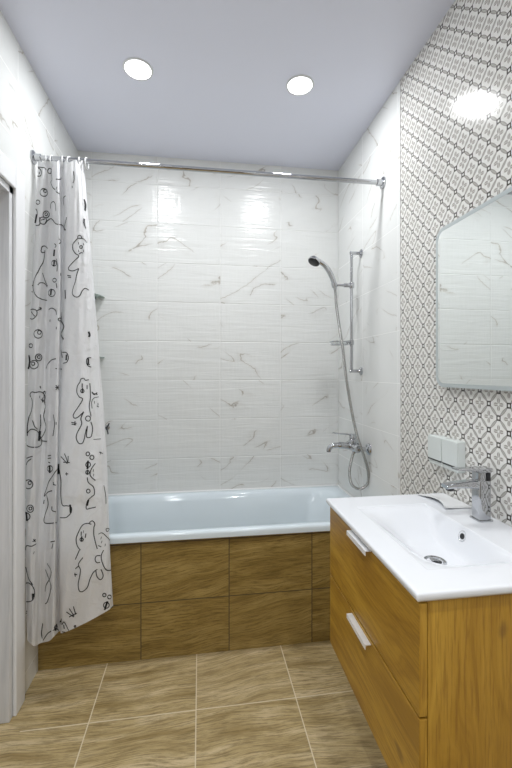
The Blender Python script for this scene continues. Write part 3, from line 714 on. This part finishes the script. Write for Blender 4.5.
# glossy leaflet on the back of the slab
pa = bmesh.new(); rows = []
for j in range(13):
    row = []
    for i in range(13):
        s, t_ = i/12, j/12
        y = 1.212 + .158*t_; x0 = .822 - .004*t_ + .018*math.sin(PI*t_*1.1); x1 = .927
        x = x0 + (x1-x0)*s
        z = VZ+.0022 + .010*(1-s)**2*math.sin(PI*(.15+.8*t_)) + .001*math.sin(5*t_)
        if x < vx(BX1, y)+.004: z += .001
        row.append((x, y, z))
    rows.append(row)
tp = [[pa.verts.new(p) for p in r] for r in rows]; bt = [[pa.verts.new((p[0], p[1], p[2]-.0012)) for p in r] for r in rows]
for j in range(12):
    for i in range(12):
        pa.faces.new((tp[j][i], tp[j][i+1], tp[j+1][i+1], tp[j+1][i])); pa.faces.new((bt[j][i], bt[j+1][i], bt[j+1][i+1], bt[j][i+1]))
for i in range(12):
    pa.faces.new((tp[0][i], bt[0][i], bt[0][i+1], tp[0][i+1])); pa.faces.new((tp[12][i], tp[12][i+1], bt[12][i+1], bt[12][i]))
    pa.faces.new((tp[i][0], tp[i+1][0], bt[i+1][0], bt[i][0])); pa.faces.new((tp[i][12], bt[i][12], bt[i+1][12], tp[i+1][12]))
lf = link('leaflet', pa, MAT['paper'], angle=60); tag(lf, 'white glossy folded leaflet lying on the sink behind the bowl, left of the faucet', 'leaflet')

# twin power outlet with flaps
for yc, lab in ((1.392, 'grey-flapped wall outlet on the patterned tiles, the one farther from the sink faucet'), (1.302, 'grey-flapped wall outlet on the patterned tiles, the one nearer the sink faucet')):
    s = thing('wall_outlet', (R, yc, 1.088), lab, 'outlet', 'outlets above the sink')
    def sq(x, w, h, zc=1.088, r=.006): return [(x, yc+a, zc+b) for a, b in rrect(w, h, r, 4)]
    link('housing', loft(bmesh.new(), [sq(R-.0005, .087, .112), sq(R-.027, .087, .112), sq(R-.029, .083, .108)]), MAT['greypl'], s, angle=30)
    link('flap', loft(bmesh.new(), [sq(R-.0292, .086, .088, 1.098), sq(R-.033, .086, .088, 1.098), sq(R-.0345, .083, .085, 1.098)]), MAT['greypl'], s, angle=30)
    link('latch', B(R-.0335, R-.0292, yc-.040, yc+.040, 1.0495, 1.0535), MAT['dark'], s, smooth=False)

# ------------------------------------------------------------------ mirror
MY1, MY0, MZ0, MZ1, MXF = 1.394, .62, 1.335, 1.937, R-.026
mi = thing('wall_mirror', (R, (MY0+MY1)/2, MZ0), 'large frameless rounded wall mirror with a frosted edge over the sink', 'mirror')
def ml(x, ins, r): return [(x, (MY0+MY1)/2+a, (MZ0+MZ1)/2+b) for a, b in rrect(MY1-MY0-2*ins, MZ1-MZ0-2*ins, r, 8)]
link('backing', loft(bmesh.new(), [ml(R-.001, .035, .03), ml(MXF+.0052, .035, .03)]), MAT['mback'], mi, smooth=False)
link('glass_edge', loft(bmesh.new(), [ml(MXF+.005, 0, .045), ml(MXF, 0, .045), ml(MXF, .014, .034), ml(MXF+.005, .014, .034), ml(MXF+.005, 0, .045)], False, False), MAT['frost'], mi, smooth=False)
link('mirror_glass', loft(bmesh.new(), [ml(MXF+.0048, .0142, .0338), ml(MXF+.0002, .0142, .0338)]), MAT['mirror'], mi, smooth=False)

# ------------------------------------------------------------------ ceiling lights
LP = [(-.277, 1.816, 'round recessed ceiling light, the left of the two near the bathtub'), (.473, 1.807, 'round recessed ceiling light, the right of the two near the bathtub'),
      (-.277, .15, None), (.473, .15, None), (-.277, -.75, None), (.473, -.75, None)]  # the unlabelled ones are unseen, added behind the camera for even light
for x, y, lab in LP:
    s = thing('ceiling_light', (x, y, H), lab or 'unseen round ceiling light added behind the camera to light the room evenly', 'ceiling light', 'recessed ceiling lights')
    bm = bmesh.new(); lathe(bm, (x, y, H), (0,0,-1), [(.0,.066),(.0035,.066),(.005,.063),(.005,.0575),(.0005,.057)], 40); link('trim_ring', bm, MAT['white'], s)
    bm = bmesh.new(); lathe(bm, (x, y, H-.0005), (0,0,-1), [(0,.0565),(.003,.0565),(.0035,0)], 40); tag(link('diffuser', bm, MAT['lamp'], s), 'glowing white diffuser')
    ld = bpy.data.lights.new('lamp', 'AREA'); ld.shape = 'DISK'; ld.size = .108; ld.energy = 7.0 if y > 1 else 6.6; ld.spread = math.radians(180 if y > 1 else 150); ld.color = (.97, .99, 1)
    lo = bpy.data.objects.new('lamp', ld); col.objects.link(lo); lo.location = (x, y, H-.006); lo.parent = s; lo.matrix_parent_inverse = Matrix.Translation(-s.location)

# ------------------------------------------------------------------ camera and view
cam = bpy.data.cameras.new('camera'); co = bpy.data.objects.new('camera', cam); col.objects.link(co)
co.location = (0, 0, CAM_H); co.rotation_euler = (PI/2, 0, -YAW)
cam.sensor_fit = 'VERTICAL'; cam.sensor_height = 36; cam.lens = 36*FPX/768
cam.shift_x = 0; cam.shift_y = -(384-HOR)/768
cam.clip_start = .02
sc = bpy.context.scene; sc.camera = co
w = bpy.data.worlds.new('world'); sc.world = w; w.use_nodes = True
w.node_tree.nodes['Background'].inputs[0].default_value = (.8, .85, 1, 1); w.node_tree.nodes['Background'].inputs[1].default_value = .3
sc.view_settings.view_transform = 'Standard'; sc.view_settings.look = 'None'; sc.view_settings.gamma = 1; sc.view_settings.exposure = 0.0
